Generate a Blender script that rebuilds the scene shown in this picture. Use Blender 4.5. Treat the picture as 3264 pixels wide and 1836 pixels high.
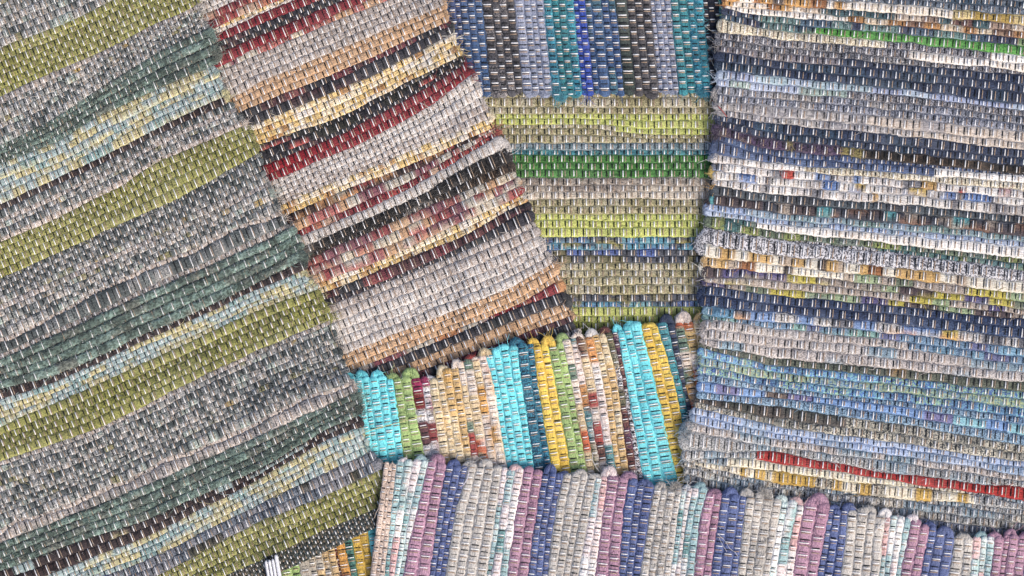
import bpy, math, random
import numpy as np

# ------------------------------------------------------------------ scene, camera, light
scene = bpy.context.scene
for o in list(bpy.data.objects):
    bpy.data.objects.remove(o, do_unlink=True)
COL = scene.collection
S = 1.0 / 3200.0            # metres for one photograph pixel at the height of the rugs
HC = 1.70                   # camera height above the table
ZREF = 0.012
CX, CY = 1632.0, 918.0

cam_d = bpy.data.cameras.new('camera')
cam_d.sensor_width = 36.0
cam_d.lens = 36.0 * (HC - ZREF) / (3264 * S)
cam_d.clip_start = 0.05
cam_d.clip_end = 50.0
cam = bpy.data.objects.new('camera', cam_d)
cam.location = (0, 0, HC)
cam.rotation_euler = (0, 0, 0)
COL.objects.link(cam)
scene.camera = cam

SUN_EL, SUN_AZ = math.radians(44), math.radians(138)    # light falls in low from the lower right of the picture
world = bpy.data.worlds.new('World')
scene.world = world
world.use_nodes = True
wn = world.node_tree
for n in list(wn.nodes):
    wn.nodes.remove(n)
sky = wn.nodes.new('ShaderNodeTexSky')
sky.sky_type = 'NISHITA'
sky.sun_disc = False
sky.sun_elevation = SUN_EL
sky.sun_rotation = SUN_AZ
sky.air_density = 0.7
sky.dust_density = 4.0
sky.ozone_density = 0.4
bg = wn.nodes.new('ShaderNodeBackground')
bg.inputs['Strength'].default_value = 0.15
wo = wn.nodes.new('ShaderNodeOutputWorld')
wn.links.new(sky.outputs[0], bg.inputs[0])
wn.links.new(bg.outputs[0], wo.inputs[0])

sun_d = bpy.data.lights.new('sun', 'SUN')
sun_d.energy = 1.3
sun_d.angle = math.radians(22)
sun_d.color = (1.0, 0.95, 0.88)
sun = bpy.data.objects.new('sun', sun_d)
sd = np.array([math.sin(SUN_AZ) * math.cos(SUN_EL), math.cos(SUN_AZ) * math.cos(SUN_EL), math.sin(SUN_EL)])
from mathutils import Vector
sun.rotation_euler = Vector(sd).to_track_quat('Z', 'Y').to_euler()
sun.location = (sd * 3).tolist()
COL.objects.link(sun)

vs = scene.view_settings
vs.view_transform = 'Standard'
vs.look = 'None'
vs.exposure = 0.5
vs.gamma = 1.0
scene.render.engine = 'CYCLES'

R = np.random.default_rng(7)
DESAT = 0.11
ALB = 0.92                   # display colour -> albedo


def lin(h):
    h = h.lstrip('#')
    c = np.array([int(h[i:i + 2], 16) for i in (0, 2, 4)]) / 255.0
    c = np.where(c <= 0.04045, c / 12.92, ((c + 0.055) / 1.055) ** 2.4)
    y = c @ np.array([.2126, .7152, .0722])
    return (c * (1 - DESAT) + y * DESAT) * ALB


# ------------------------------------------------------------------ materials
def nodes_of(m):
    m.use_nodes = True
    nt = m.node_tree
    for n in list(nt.nodes):
        nt.nodes.remove(n)
    return nt


def fabric(name, spk_scale, spk_lo, spk_hi, rough, bump_fine, bump_fold, sheen):
    """cloth: two yarn colours mingled by fine noise, creases along the strip"""
    m = bpy.data.materials.new(name)
    nt = nodes_of(m)
    N, L = nt.nodes.new, nt.links.new
    out = N('ShaderNodeOutputMaterial')
    b = N('ShaderNodeBsdfPrincipled')
    L(b.outputs[0], out.inputs[0])
    ab = N('ShaderNodeAttribute'); ab.attribute_name = 'ab'
    ca = N('ShaderNodeAttribute'); ca.attribute_name = 'colA'
    cb = N('ShaderNodeAttribute'); cb.attribute_name = 'colB'
    nz = N('ShaderNodeTexNoise'); nz.inputs['Scale'].default_value = spk_scale
    nz.inputs['Detail'].default_value = 2.0
    L(ab.outputs['Vector'], nz.inputs['Vector'])
    mr = N('ShaderNodeMapRange'); mr.interpolation_type = 'SMOOTHSTEP'
    mr.inputs[1].default_value = spk_lo; mr.inputs[2].default_value = spk_hi
    L(nz.outputs[0], mr.inputs[0])
    mx = N('ShaderNodeMix'); mx.data_type = 'RGBA'
    L(mr.outputs[0], mx.inputs[0]); L(ca.outputs['Color'], mx.inputs[6]); L(cb.outputs['Color'], mx.inputs[7])
    # worn, unevenly dyed cloth
    n2 = N('ShaderNodeTexNoise'); n2.inputs['Scale'].default_value = 0.35; n2.inputs['Detail'].default_value = 3.0
    L(ab.outputs['Vector'], n2.inputs['Vector'])
    m2 = N('ShaderNodeMapRange'); m2.inputs[1].default_value = 0.3; m2.inputs[2].default_value = 0.7
    m2.inputs[3].default_value = 0.86; m2.inputs[4].default_value = 1.12
    L(n2.outputs[0], m2.inputs[0])
    mul = N('ShaderNodeVectorMath'); mul.operation = 'SCALE'
    L(mx.outputs[2], mul.inputs[0]); L(m2.outputs[0], mul.inputs['Scale'])
    n5 = N('ShaderNodeTexNoise'); n5.inputs['Scale'].default_value = 0.045; n5.inputs['Detail'].default_value = 2.0
    L(ab.outputs['Vector'], n5.inputs['Vector'])
    m5 = N('ShaderNodeMapRange'); m5.inputs[1].default_value = 0.35; m5.inputs[2].default_value = 0.75
    m5.inputs[3].default_value = 0.0; m5.inputs[4].default_value = 0.09
    L(n5.outputs[0], m5.inputs[0])
    mx5 = N('ShaderNodeMix'); mx5.data_type = 'RGBA'
    mx5.inputs[7].default_value = (0.42, 0.41, 0.41, 1)
    L(m5.outputs[0], mx5.inputs[0]); L(mul.outputs[0], mx5.inputs[6])
    L(mx5.outputs[2], b.inputs['Base Color'])
    b.inputs['Roughness'].default_value = rough
    b.inputs['Specular IOR Level'].default_value = 0.25
    b.inputs['Sheen Weight'].default_value = sheen
    b.inputs['Sheen Roughness'].default_value = 0.5
    # creases
    mp = N('ShaderNodeMapping'); mp.inputs['Scale'].default_value = (0.16, 1.0, 1.0)
    L(ab.outputs['Vector'], mp.inputs[0])
    n3 = N('ShaderNodeTexNoise'); n3.inputs['Scale'].default_value = 2.2; n3.inputs['Detail'].default_value = 1.5
    L(mp.outputs[0], n3.inputs['Vector'])
    n4 = N('ShaderNodeTexNoise'); n4.inputs['Scale'].default_value = 5.0; n4.inputs['Detail'].default_value = 2.0
    L(ab.outputs['Vector'], n4.inputs['Vector'])
    b1 = N('ShaderNodeBump'); b1.inputs['Strength'].default_value = bump_fold; b1.inputs['Distance'].default_value = 0.0018
    L(n3.outputs[0], b1.inputs['Height'])
    b2 = N('ShaderNodeBump'); b2.inputs['Strength'].default_value = bump_fine; b2.inputs['Distance'].default_value = 0.0008
    L(n4.outputs[0], b2.inputs['Height']); L(b1.outputs[0], b2.inputs['Normal'])
    L(b2.outputs[0], b.inputs['Normal'])
    return m


M_COTTON = fabric('cotton_cloth', 2.4, 0.42, 0.62, 0.85, 0.35, 0.75, 0.10)
M_TWEED = fabric('tweed_cloth', 2.2, 0.45, 0.55, 0.90, 0.60, 0.45, 0.10)
M_PLUSH = fabric('plush_cloth', 1.1, 0.42, 0.58, 0.97, 1.00, 0.35, 0.30)


def thread_mat(name, hexc, hexd, rough, spec):
    m = bpy.data.materials.new(name)
    nt = nodes_of(m)
    N, L = nt.nodes.new, nt.links.new
    out = N('ShaderNodeOutputMaterial'); b = N('ShaderNodeBsdfPrincipled'); L(b.outputs[0], out.inputs[0])
    tc = N('ShaderNodeTexCoord')
    nz = N('ShaderNodeTexNoise'); nz.inputs['Scale'].default_value = 420.0
    L(tc.outputs['Object'], nz.inputs['Vector'])
    cr = N('ShaderNodeValToRGB')
    cr.color_ramp.elements[0].position = 0.35; cr.color_ramp.elements[1].position = 0.65
    cr.color_ramp.elements[0].color = (*lin(hexd), 1); cr.color_ramp.elements[1].color = (*lin(hexc), 1)
    L(nz.outputs[0], cr.inputs[0]); L(cr.outputs[0], b.inputs['Base Color'])
    b.inputs['Roughness'].default_value = rough
    b.inputs['Specular IOR Level'].default_value = spec
    return m


M_WHITE = thread_mat('white_cotton_thread', '#ffffff', '#eeecea', 0.35, 0.6)
M_TAN = thread_mat('tan_cotton_thread', '#bfa58c', '#a0866e', 0.6, 0.3)
M_DARK = thread_mat('dark_cotton_thread', '#23262a', '#15181c', 0.6, 0.3)


# ------------------------------------------------------------------ mesh helpers
def props(o, label=None, cat=None, group=None, kind=None):
    for k, v in (('label', label), ('category', cat), ('group', group), ('kind', kind)):
        if v:
            o[k] = v
    return o


def to_world(px, py, z):
    """photograph pixel + height in metres -> point in the room (perspective of the camera undone)"""
    f = (HC - z) / (HC - ZREF)
    return np.stack([(px - CX) * S * f, -(py - CY) * S * f, z], -1)


def mesh_obj(name, V, F, mat, parent, attrs=None, kind=None):
    """V (n,3), F (m,4) quads or (m,3)"""
    me = bpy.data.meshes.new(name)
    n, m, k = len(V), len(F), F.shape[1]
    me.vertices.add(n)
    me.vertices.foreach_set('co', V.astype(np.float32).ravel())
    me.loops.add(m * k)
    me.loops.foreach_set('vertex_index', F.astype(np.int32).ravel())
    me.polygons.add(m)
    me.polygons.foreach_set('loop_start', np.arange(0, m * k, k, dtype=np.int32))
    try:
        me.polygons.foreach_set('loop_total', np.full(m, k, dtype=np.int32))
    except Exception:
        pass
    me.polygons.foreach_set('use_smooth', np.ones(m, dtype=bool))
    if attrs:
        ab, cA, cB = attrs
        a = me.attributes.new('ab', 'FLOAT_VECTOR', 'POINT'); a.data.foreach_set('vector', ab.astype(np.float32).ravel())
        for nm, c in (('colA', cA), ('colB', cB)):
            a = me.attributes.new(nm, 'FLOAT_COLOR', 'POINT')
            c4 = np.concatenate([c, np.ones((len(c), 1))], 1)
            a.data.foreach_set('color', c4.astype(np.float32).ravel())
    me.update()
    me.materials.append(mat)
    o = bpy.data.objects.new(name, me)
    COL.objects.link(o)
    if parent is not None:
        o.parent = parent
    if kind:
        o['kind'] = kind
    return o


def tube_faces(n, m, off=0, flip=False):
    i = np.arange(n - 1)[:, None]; j = np.arange(m)[None, :]; j2 = (j + 1) % m
    a = i * m + j; b = i * m + j2; c = (i + 1) * m + j2; d = (i + 1) * m + j
    F = np.stack([a, b, c, d], -1).reshape(-1, 4) + off
    return F[:, ::-1] if flip else F


def vnoise(x, wl, rng):
    """smooth 1-d noise in -1..1 with wavelength wl"""
    x = np.asarray(x, float)
    x0 = x.min() - wl
    k = int((x.max() - x0) / wl) + 4
    kn = rng.uniform(-1, 1, k)
    t = (x - x0) / wl; i = np.floor(t).astype(int); f = t - i; f = f * f * (3 - 2 * f)
    return kn[i] * (1 - f) + kn[i + 1] * f


# ------------------------------------------------------------------ cloth palettes (yarn A / yarn B)
PAL = {}


def pal(name, cols, seg=(400, 900), mat=None, fuzz=0.0, spark=None):
    out = []
    for c in cols:
        a, b = c.split('/')[:2]
        w = float(c.split('/')[2]) if c.count('/') > 1 else 1.0
        out.append((lin(a), lin(b), w))
    PAL[name] = (out, seg, mat or M_COTTON, fuzz)


# green rug
pal('greymix', ['#b4b2ae/#6d7170/3', '#979b9b/#4a5252/2', '#ccc4ba/#868680/2.5', '#3e4849/#5d6565/2.5', '#b8b0a8/#686c6a/2', '#525d5c/#a3a49e/2', '#b6c2b6/#7c8a82/1.2', '#a09b68/#706e50/.6', '#c09c48/#8d8468/0.2'], (10, 34), M_TWEED)
pal('greydark', ['#4a5556/#8e938f/2', '#384243/#5c6463/3', '#86898a/#454d4e/2', '#b2afa9/#6b7070/1.5'], (10, 34), M_TWEED)
pal('greypink', ['#cabdb2/#8f8a85/2', '#aaa3a0/#6d6c6c/2', '#98958e/#6a6a66/1'], (30, 90), M_TWEED)
pal('pink', ['#e0d2c4/#c6b7a8/3', '#d6c8bc/#b4a79c/2'], (60, 200), mat=M_PLUSH, fuzz=.3)
pal('olive', ['#a09f52/#7d7e3c/3', '#acaa60/#85853f/2', '#918f45/#6b6d33/2'], (60, 200), M_TWEED)
pal('olivedk', ['#8f8f40/#63662c', '#7d7f38/#575a28'], (60, 200), M_TWEED)
pal('plush', ['#71897d/#45554b/3', '#596d62/#36443c/3', '#8aa598/#566b5f/2.5', '#7d8478/#4c5449/1'], (18, 70), M_PLUSH, fuzz=.55)
pal('checkl', ['#a9bcb9/#8ea5a5/4', '#ccc38f/#b3aa74/4', '#8fb0ac/#6f8f8e/1'], (32, 75))
pal('brown', ['#3a2c2c/#271d1f'])
pal('brownck', ['#3a2c2c/#271d1f/5', '#a9bcb9/#8ea5a5/1', '#ccc38f/#b3aa74/1'], (50, 130))
pal('greyblue', ['#8c8c93/#5d6268/3', '#6f7a86/#3f4a58/2', '#5a68a0/#3e4a70/0.15', '#4a4a3c/#33332c/1'], (25, 60), M_TWEED)
pal('hemgreen', ['#4c5148/#2f352f', '#434f4f/#2a3333', '#5a5848/#3b3a30'], (30, 90))
# red rug
pal('beige', ['#cac0b8/#a1968e/3', '#c0b6ae/#968b84/2', '#d2c9c1/#aca199/1'], (60, 180), M_TWEED)
pal('beigelt', ['#dcd6cf/#b8afa7/3', '#cdc5be/#a39992/2'], (60, 180), M_TWEED)
pal('tan', ['#d2ac82/#ba9068'])
pal('redprint', ['#aa4a44/#7a2c32/3', '#83303a/#602428/3', '#b87656/#8e4a3e/1', '#caa890/#a08068/.6'], (25, 70))
pal('yellow', ['#e8cc86/#cca254/3.5', '#f0e4c6/#d6ba84/2.2', '#c09054/#8e6438/1', '#f0e8dc/#dacdb8/1'], (14, 44))
pal('creamrow', ['#eadfd2/#d2c4b5'])
pal('darkred', ['#861c2a/#62141f'])
pal('black', ['#3a3a42/#28282f/3', '#3d4042/#2a2d30/1', '#52343a/#3a2628/.8'], (50, 140))
pal('blackred', ['#35363c/#25262c/2', '#74303a/#50222a/3', '#553034/#3c2226/2', '#8a4a48/#623434/.6'], (36, 110))
pal('pinkprint', ['#b46a62/#8f4e4c/2.4', '#ccA27a/#b28a62/3', '#8e5660/#70454f/1.8', '#c6bfb0/#a69e8e/3', '#e0d2b8/#bfae90/1.2', '#983e3e/#783032/.8'], (22, 66))
pal('darkprint', ['#40302c/#2c2020/3', '#b0514a/#8a3a38/1.2', '#5c2c33/#3f1e24/1.5', '#c08a58/#a07040/1', '#b5ac98/#968d7a/.6'], (26, 90))
pal('oliveblk', ['#33342f/#22231f/3', '#2a2a33/#1d1d25/3', '#b5544c/#8f3a3a/.5', '#8c8672/#6d6856/.4'], (40, 90))
pal('red', ['#901d2a/#6e1520'])
pal('blackfuzz', ['#2e2b29/#1d1a19/3', '#463729/#2c221a/1', '#8c857e/#4a4541/.5'], (40, 130), M_PLUSH, fuzz=.8)
pal('mixrg', ['#8e2a30/#6a1c24/2', '#b9b1a2/#98907f/2', '#8a4450/#6b333f/1', '#c98f58/#ad7442/1'], (60, 130))
# blue rug
pal('navy', ['#3d5284/#2b3b62'])
pal('steel', ['#466894/#324c70/2', '#42608e/#30486c/1', '#457086/#315262/1'], (100, 200))
pal('bwspeck', ['#54535a/#2b2b30/3', '#a09a98/#45434a/1', '#38383e/#7a7677/2'], (20, 60), M_TWEED)
pal('charcoal', ['#545256/#363538'])
pal('lavender', ['#a4abc0/#8088a0', '#929bb2/#727c94'], (60, 150))
pal('teal', ['#2f8c96/#206a74'])
pal('tealfuzz', ['#1f96b2/#14728a/2', '#2fa4b8/#1c7c90/1'], (60, 150), M_PLUSH, fuzz=.7)
pal('royal', ['#3858bc/#2a4390'])
pal('dkgreen', ['#3d4c47/#2b3633'])
pal('bluenavy', ['#252b3c/#171c2a'])
# lime rug
pal('olivebeige', ['#beb590/#8c855c/3', '#aea57a/#7c7650/2', '#c4bda4/#968f70/1'], (50, 150), M_TWEED)
pal('lime', ['#cbd06e/#a9b04c/2', '#c1c868/#9ea648/1'], (80, 220), M_TWEED)
pal('lime_shaded', ['#9da344/#767d2c'], mat=M_TWEED)  # lime cloth with the shade beside the turquoise rug's edge painted in
pal('greyteal', ['#8b9aa0/#5f7078/2', '#6d8a92/#486068/1'], (40, 110))
pal('tealthin', ['#3f8f9a/#235a68', '#55a0a4/#2c6670'], (40, 120), M_PLUSH, fuzz=.5)
pal('green', ['#4d8a3c/#33682a'], mat=M_TWEED)
pal('greybeige', ['#b8aea0/#857a6e/2', '#a89c90/#776d63/1'], (60, 160), M_PLUSH, fuzz=.5)
pal('creambeige', ['#cfc4b2/#b0a48f'], (60, 160))
pal('blueprint', ['#5f9fb5/#44788c/2', '#5f78ad/#44588a/2', '#55606f/#3a4250/2', '#a39a4a/#7a7434/.7', '#7fb0b8/#5a8a92/1'], (24, 70))
pal('slateolive', ['#585c66/#3c4049/3', '#7c7654/#59553a/1', '#5a70a8/#42528a/.6'], (30, 80))
# right rug
pal('blugrey', ['#6d7a88/#47525f/2', '#8a929c/#5c656f/2', '#3d5468/#2a3c4d/1'], (50, 160), M_TWEED)
pal('orange', ['#f2eadf/#dacbb0/4', '#d8a65c/#b6823e/1.6', '#a8703e/#80502c/.5', '#6a5f58/#4a423e/.7'], (24, 60))
pal('mustard', ['#b99c48/#94782c/2', '#d8c48c/#b09a58/1'], (24, 60))
pal('tealbrown', ['#3f6068/#2c464d/2', '#a08878/#7c665a/2', '#6d4c48/#523836/1.2', '#cdbfae/#ab9a88/1'], (40, 100))
pal('cream', ['#f6f3ee/#dfd9d0/3', '#ece5da/#d2c8ba/1'], (60, 160))
pal('creamorn', ['#e8dac2/#cbb48e/1', '#c08c4e/#95673a/2', '#8d6a55/#6a4e40/1'], (40, 100))
pal('greenteal', ['#6f8f8c/#4a6462/2', '#4f6a80/#364a5c/1.5', '#86a070/#5f774e/1', '#3c4560/#2a3148/1'], (26, 80), M_TWEED)
pal('brightgreen', ['#56a041/#3c7c2e'])
pal('creamtweed', ['#e4dcc4/#a89c80/3', '#efe8d6/#beb294/1'], (60, 160), M_TWEED)
pal('greytweed', ['#9a999f/#484a54/3', '#84858c/#40434c/2', '#aaa7a6/#5c5e64/1'], (50, 140), M_TWEED)
pal('lilacgrey', ['#8f8a92/#6c6870/2', '#98928f/#55545a/1'], (60, 160), M_TWEED, fuzz=.2)
pal('denimnavy', ['#33425e/#1f2a42/3', '#2c3852/#48566c/1.5', '#384e66/#243649/1.5'], (40, 120), M_TWEED)
pal('ltblue', ['#c3d2e4/#9fb2c8/2', '#b2c8d2/#8fa8b2/1', '#a9b6d4/#8793b5/1'], (50, 120))
pal('palegreen', ['#a8bcb8/#84998f/2', '#b2bfd6/#8e9bb8/1', '#9fb0ac/#7a8c88/1'], (40, 100))
pal('greyheather', ['#9a9eac/#5c6270/2', '#8a8e9a/#525864/2', '#a8a4a2/#6a6a6e/1'], (40, 120), M_TWEED)
pal('beigefuzz', ['#c8c2be/#969290/2', '#b6b2b2/#85838a/1.5'], (60, 160), M_PLUSH, fuzz=.4)
pal('beigeblk', ['#d8ccc0/#baac9c/2', '#b8b2b2/#918b8b/1'], (80, 200))
pal('purplefuzz', ['#574565/#382c45/3', '#4a3a58/#2e2439/2', '#a09250/#6f6538/.5', '#a08a6a/#6b5a44/.4'], (24, 80), M_PLUSH, fuzz=.8)
pal('brownblk', ['#3a2c22/#221a16/2', '#26221f/#171514/2', '#55442f/#33281c/.7'], (40, 120), M_PLUSH, fuzz=.4)
pal('denim', ['#50648c/#384868/2', '#5f759c/#445678/1', '#46587c/#303e5c/1'], (50, 140))
pal('creamprint', ['#f2efea/#d2ccc4/3.5', '#dcd6d2/#a8a29e/3', '#cfa45c/#a07c3c/.4', '#7a94c0/#56709c/.8', '#ccaaaa/#aa8484/.4', '#c04a3c/#96362c/.15', '#84848a/#56565c/1'], (18, 60))
pal('goldprint', ['#e8e4de/#c2bcb4/3', '#d6b75c/#ac8f3e/.5', '#6a8ac0/#4a689c/1', '#868488/#58565c/1.8', '#c0bab6/#928c88/2', '#d69c5c/#ac7640/.3'], (18, 60))
pal('slate', ['#4d5860/#353e46/2', '#56606a/#3c454e/1', '#454a52/#2e3238/1'], (60, 160))
pal('brownturq', ['#4c4044/#33292d/3', '#7a5a4a/#583e32/1.2', '#5fb0b5/#3c8488/.7', '#a09488/#6e645a/1.4', '#3a4250/#282e3a/1.5'], (22, 60))
pal('bluegreen', ['#8ba4ac/#66808a/2', '#9cb0c0/#768ca0/1', '#7f9c98/#5c7874/1'], (36, 90))
pal('paleblue', ['#9fb2d0/#7c8fb4/2', '#b6c4d8/#94a4bc/1', '#8ea2b4/#6c8094/1'], (36, 90))
pal('greenmot', ['#66785e/#3f4e3c/2', '#4f7a78/#34585a/1', '#8a9650/#626c36/.7', '#7c8a80/#55625a/1'], (20, 60), M_TWEED)
pal('tealgreen', ['#6f9088/#4a6862/2', '#87965c/#626e3e/1', '#5a8488/#3e6468/1'], (30, 80), M_TWEED)
pal('hound', ['#d3d2d6/#54555c'], mat=None)
PAL['hound'] = (PAL['hound'][0], PAL['hound'][1], M_TWEED, 0)
pal('golden', ['#f2ecdc/#dacfb4/4', '#dcb46c/#b98e48/1.5', '#a46c3c/#784a28/.5', '#544a46/#36302e/.7', '#cfbca6/#a6937c/1'], (22, 55))
pal('purpleprint', ['#5c5688/#423d68/2', '#9caf86/#768a62/2', '#c2b540/#958a28/1.2', '#a89c92/#7e746a/1.6', '#6f7c66/#4e5a48/1.5', '#55484c/#3a3034/1'], (50, 130))
pal('beigeyel', ['#b8aca0/#8e8278/2', '#9caf86/#768a62/1', '#c2b540/#958a28/1.2', '#5c5688/#423d68/1'], (50, 130))
pal('navydeep', ['#30456a/#1e2c4a/2', '#2a3a58/#46597a/1'], (40, 140), M_TWEED)
pal('orngblue', ['#d6d2ce/#96928e/3', '#e2a868/#ba8048/.7', '#86a4d0/#627fac/2', '#74767e/#50525a/1.2', '#dcc464/#b29a40/.3', '#a8bcd0/#7c92a8/1.4'], (30, 80))
pal('skyfuzz', ['#6fa0c0/#4a7896/2', '#8eb4c8/#648c9f/1'], (60, 160), M_PLUSH, fuzz=.5)
pal('blueteal', ['#7e9cb8/#587690/2', '#88b0c8/#5f8aa4/1.2', '#7478a0/#545a80/1', '#8fb8b0/#668e88/1'], (40, 100), M_TWEED)
pal('pinkbeige', ['#d2cbc6/#a49d99/3', '#c8bfba/#98908c/2', '#94acba/#6f8898/.9'], (40, 120), M_TWEED, fuzz=.3)
pal('darkolive', ['#6a7060/#474c40/2', '#5d655a/#3e443c/1', '#a8844c/#6e6048/.3'], (50, 130))
pal('bluespeck', ['#4f78b8/#7fb8c0/3', '#4468a8/#8fb89c/2', '#5f90b0/#3a5488/2'], (30, 90), M_TWEED, fuzz=.2)
pal('greenyel', ['#a8b888/#6e9098/3', '#9cb4a0/#5a80a8/2', '#8fae98/#5f86b0/1'], (40, 100), M_TWEED)
pal('bluegryspk', ['#8cacc4/#4e6a82/3', '#7a9cbc/#465f7e/2'], (50, 140), M_TWEED)
pal('aquaprint', ['#84aada/#6286ba/3', '#96ccd8/#6ea8b4/1.4', '#75665f/#544843/.7', '#8482b0/#64628c/1', '#a6d4ca/#7cb0a4/.6'], (60, 130))
pal('darkbrn', ['#5a5450/#3a3633/2', '#4a4e48/#31342f/1'], (60, 140))
pal('creamspk', ['#cbc4b0/#5e605c/3', '#b0ab9c/#55595a/2', '#4c504f/#98968a/1'], (40, 100), M_TWEED)
pal('ltblue2', ['#b2c4e2/#8fa4c8/2', '#bccae0/#9aacc8/1', '#9cb0c8/#7a90ac/1'], (50, 130))
pal('greyspk', ['#c4c3c0/#787a7a/2', '#b0b2b2/#6a7074/2', '#9fb2be/#70848f/1.6', '#d8d2c4/#8e8a80/.8'], (40, 110), M_TWEED, fuzz=.3)
pal('brightred', ['#b32f2b/#8c221f'])
pal('creamplain', ['#efe8cf/#d6ccac'])
pal('blkcream', ['#efe6cf/#cfc2a0/3', '#3c3634/#242020/1', '#d8b050/#ac8834/.8', '#c4bca8/#5c564c/2'], (20, 60))
pal('mustcream', ['#dcb44e/#b89036/2', '#e8dcc0/#c0b08a/1'], (60, 120))
# turquoise rug
pal('turq', ['#74e6ee/#58d2dc/3', '#82eaf0/#62dae2/1', '#64dae4/#4ec4d0/1'], (60, 200))
pal('limegreen', ['#abc678/#8ca85c/2', '#9fbc6e/#809e54/1'], (60, 200))
pal('redwhite', ['#ece8e6/#a8a4a4/3', '#8a3030/#642024/2', '#a8285c/#801c46/1.2', '#b0503c/#863a2c/1.2', '#5c3038/#402028/1'], (40, 90))
pal('tancream', ['#e0bd80/#c6a060/3', '#e8d6b0/#cdb88c/2', '#d8aa58/#b88a3e/1'], (50, 120))
pal('pinkwhite', ['#eee0d2/#d4c2b0/4', '#e2cca4/#c2a878/1.5', '#e0703f/#b4552f/.7', '#dca450/#b4843e/1', '#b84840/#903630/.6', '#6f8a78/#526a5a/.9', '#74483e/#54342e/.7'], (36, 90))
pal('tealdenim', ['#2f7f98/#1f4f68/2', '#3a8ba0/#254f6a/1'], (50, 150), M_TWEED)
pal('yellowp', ['#f8d84c/#e2bc34/3', '#f0c83e/#d6ac2e/1'], (60, 200))
pal('rainbow', ['#eeded6/#ccbab0/3', '#e29c54/#b67a3c/1', '#dc5c44/#ae4430/.8', '#5f9498/#447478/1.2', '#85855f/#626246/1', '#743c3c/#54292d/1', '#ece8e2/#c8c2bc/1.5'], (36, 90))
pal('silver', ['#e4e2e6/#4c4a50/3.5', '#6c4058/#4c2c3e/1', '#7c7a58/#5a5840/1', '#7a4440/#56302e/.6'], (50, 110), M_TWEED)
pal('navyteal', ['#34425c/#232e44'])
pal('tealstr', ['#3f9aa4/#2a7480'])
pal('ornwhite', ['#ecdccf/#cbb8aa/3', '#d8763c/#ac582c/1.2', '#d8b878/#b69656/1.4', '#bc5040/#94382c/.5'], (40, 90))
pal('greentan', ['#a8b848/#849430/1', '#d8b478/#b89458/1'], (60, 140))
pal('ornred', ['#c4543c/#9a3c2a/.7', '#e0a244/#b88234/2', '#8a4a40/#643430/.8'], (60, 140))
pal('redbrown', ['#7a3430/#562422/2', '#b4382c/#8a2820/1', '#5c2c30/#401e22/1'], (40, 90))
pal('tealbrn2', ['#4f8478/#36645a/1', '#7a4a40/#5a342c/1.5'], (60, 120))
pal('mustardy', ['#e0b838/#bc9628'])
pal('tangrey', ['#d8b884/#b89862/1', '#c0b8a8/#9c9484/1.2'], (60, 130))
# lilac rug
pal('hempink', ['#d8c4b4/#b8a294', '#cfbaaa/#ad988a'], (30, 90))
pal('pastel', ['#a8c8ca/#86aaae/3', '#f2e6e4/#d8c8c8/1.6', '#dcebe8/#b8d0cc/3', '#ecc8c4/#d0a6a4/.5', '#7cacac/#5c8c8c/1.2', '#f4f4f2/#d8d8d6/1.6'], (50, 140))
pal('pinkpas', ['#f4e4e0/#dcc8c4/3', '#f4f0ec/#dad4d0/2.6', '#e8bcb8/#cc9e9c/.7', '#a8c8c8/#86a8a8/.9'], (60, 150))
pal('mauve', ['#bb90a6/#9a7289/2', '#b3889e/#926a81/1'], (80, 220), M_COTTON)
pal('indigo', ['#6172a4/#4a5784/2', '#5a6a9e/#44517c/1'], (80, 220))
pal('greige', ['#cdc8c0/#aea8a0/3', '#c5c0b8/#a59f97/1'], (80, 220))
pal('greigefr', ['#c7c2ba/#a19b93/1'], (80, 220), M_COTTON, fuzz=.5)

# ------------------------------------------------------------------ height field that the rugs are laid into, one after another
GX0, GY0, GST = -420.0, -420.0, 10.0
GNX, GNY = int((3264 + 840) / GST) + 1, int((1836 + 840) / GST) + 1
HMAP = np.zeros((GNY, GNX))


def blur(A, sig):
    r = int(3 * sig)
    k = np.exp(-0.5 * (np.arange(-r, r + 1) / sig) ** 2); k /= k.sum()
    P = np.pad(A, r, mode='edge')
    P = np.apply_along_axis(lambda v: np.convolve(v, k, 'valid'), 0, P)
    return np.apply_along_axis(lambda v: np.convolve(v, k, 'valid'), 1, P)


def sample(A, px, py):
    x = np.clip((px - GX0) / GST, 0, GNX - 1.001); y = np.clip((py - GY0) / GST, 0, GNY - 1.001)
    i = x.astype(int); j = y.astype(int); fx = x - i; fy = y - j
    return (A[j, i] * (1 - fx) * (1 - fy) + A[j, i + 1] * fx * (1 - fy) + A[j + 1, i] * (1 - fx) * fy + A[j + 1, i + 1] * fx * fy)


STRAND = []
FUZZ = []       # collected fibres of the rug being built


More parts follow.
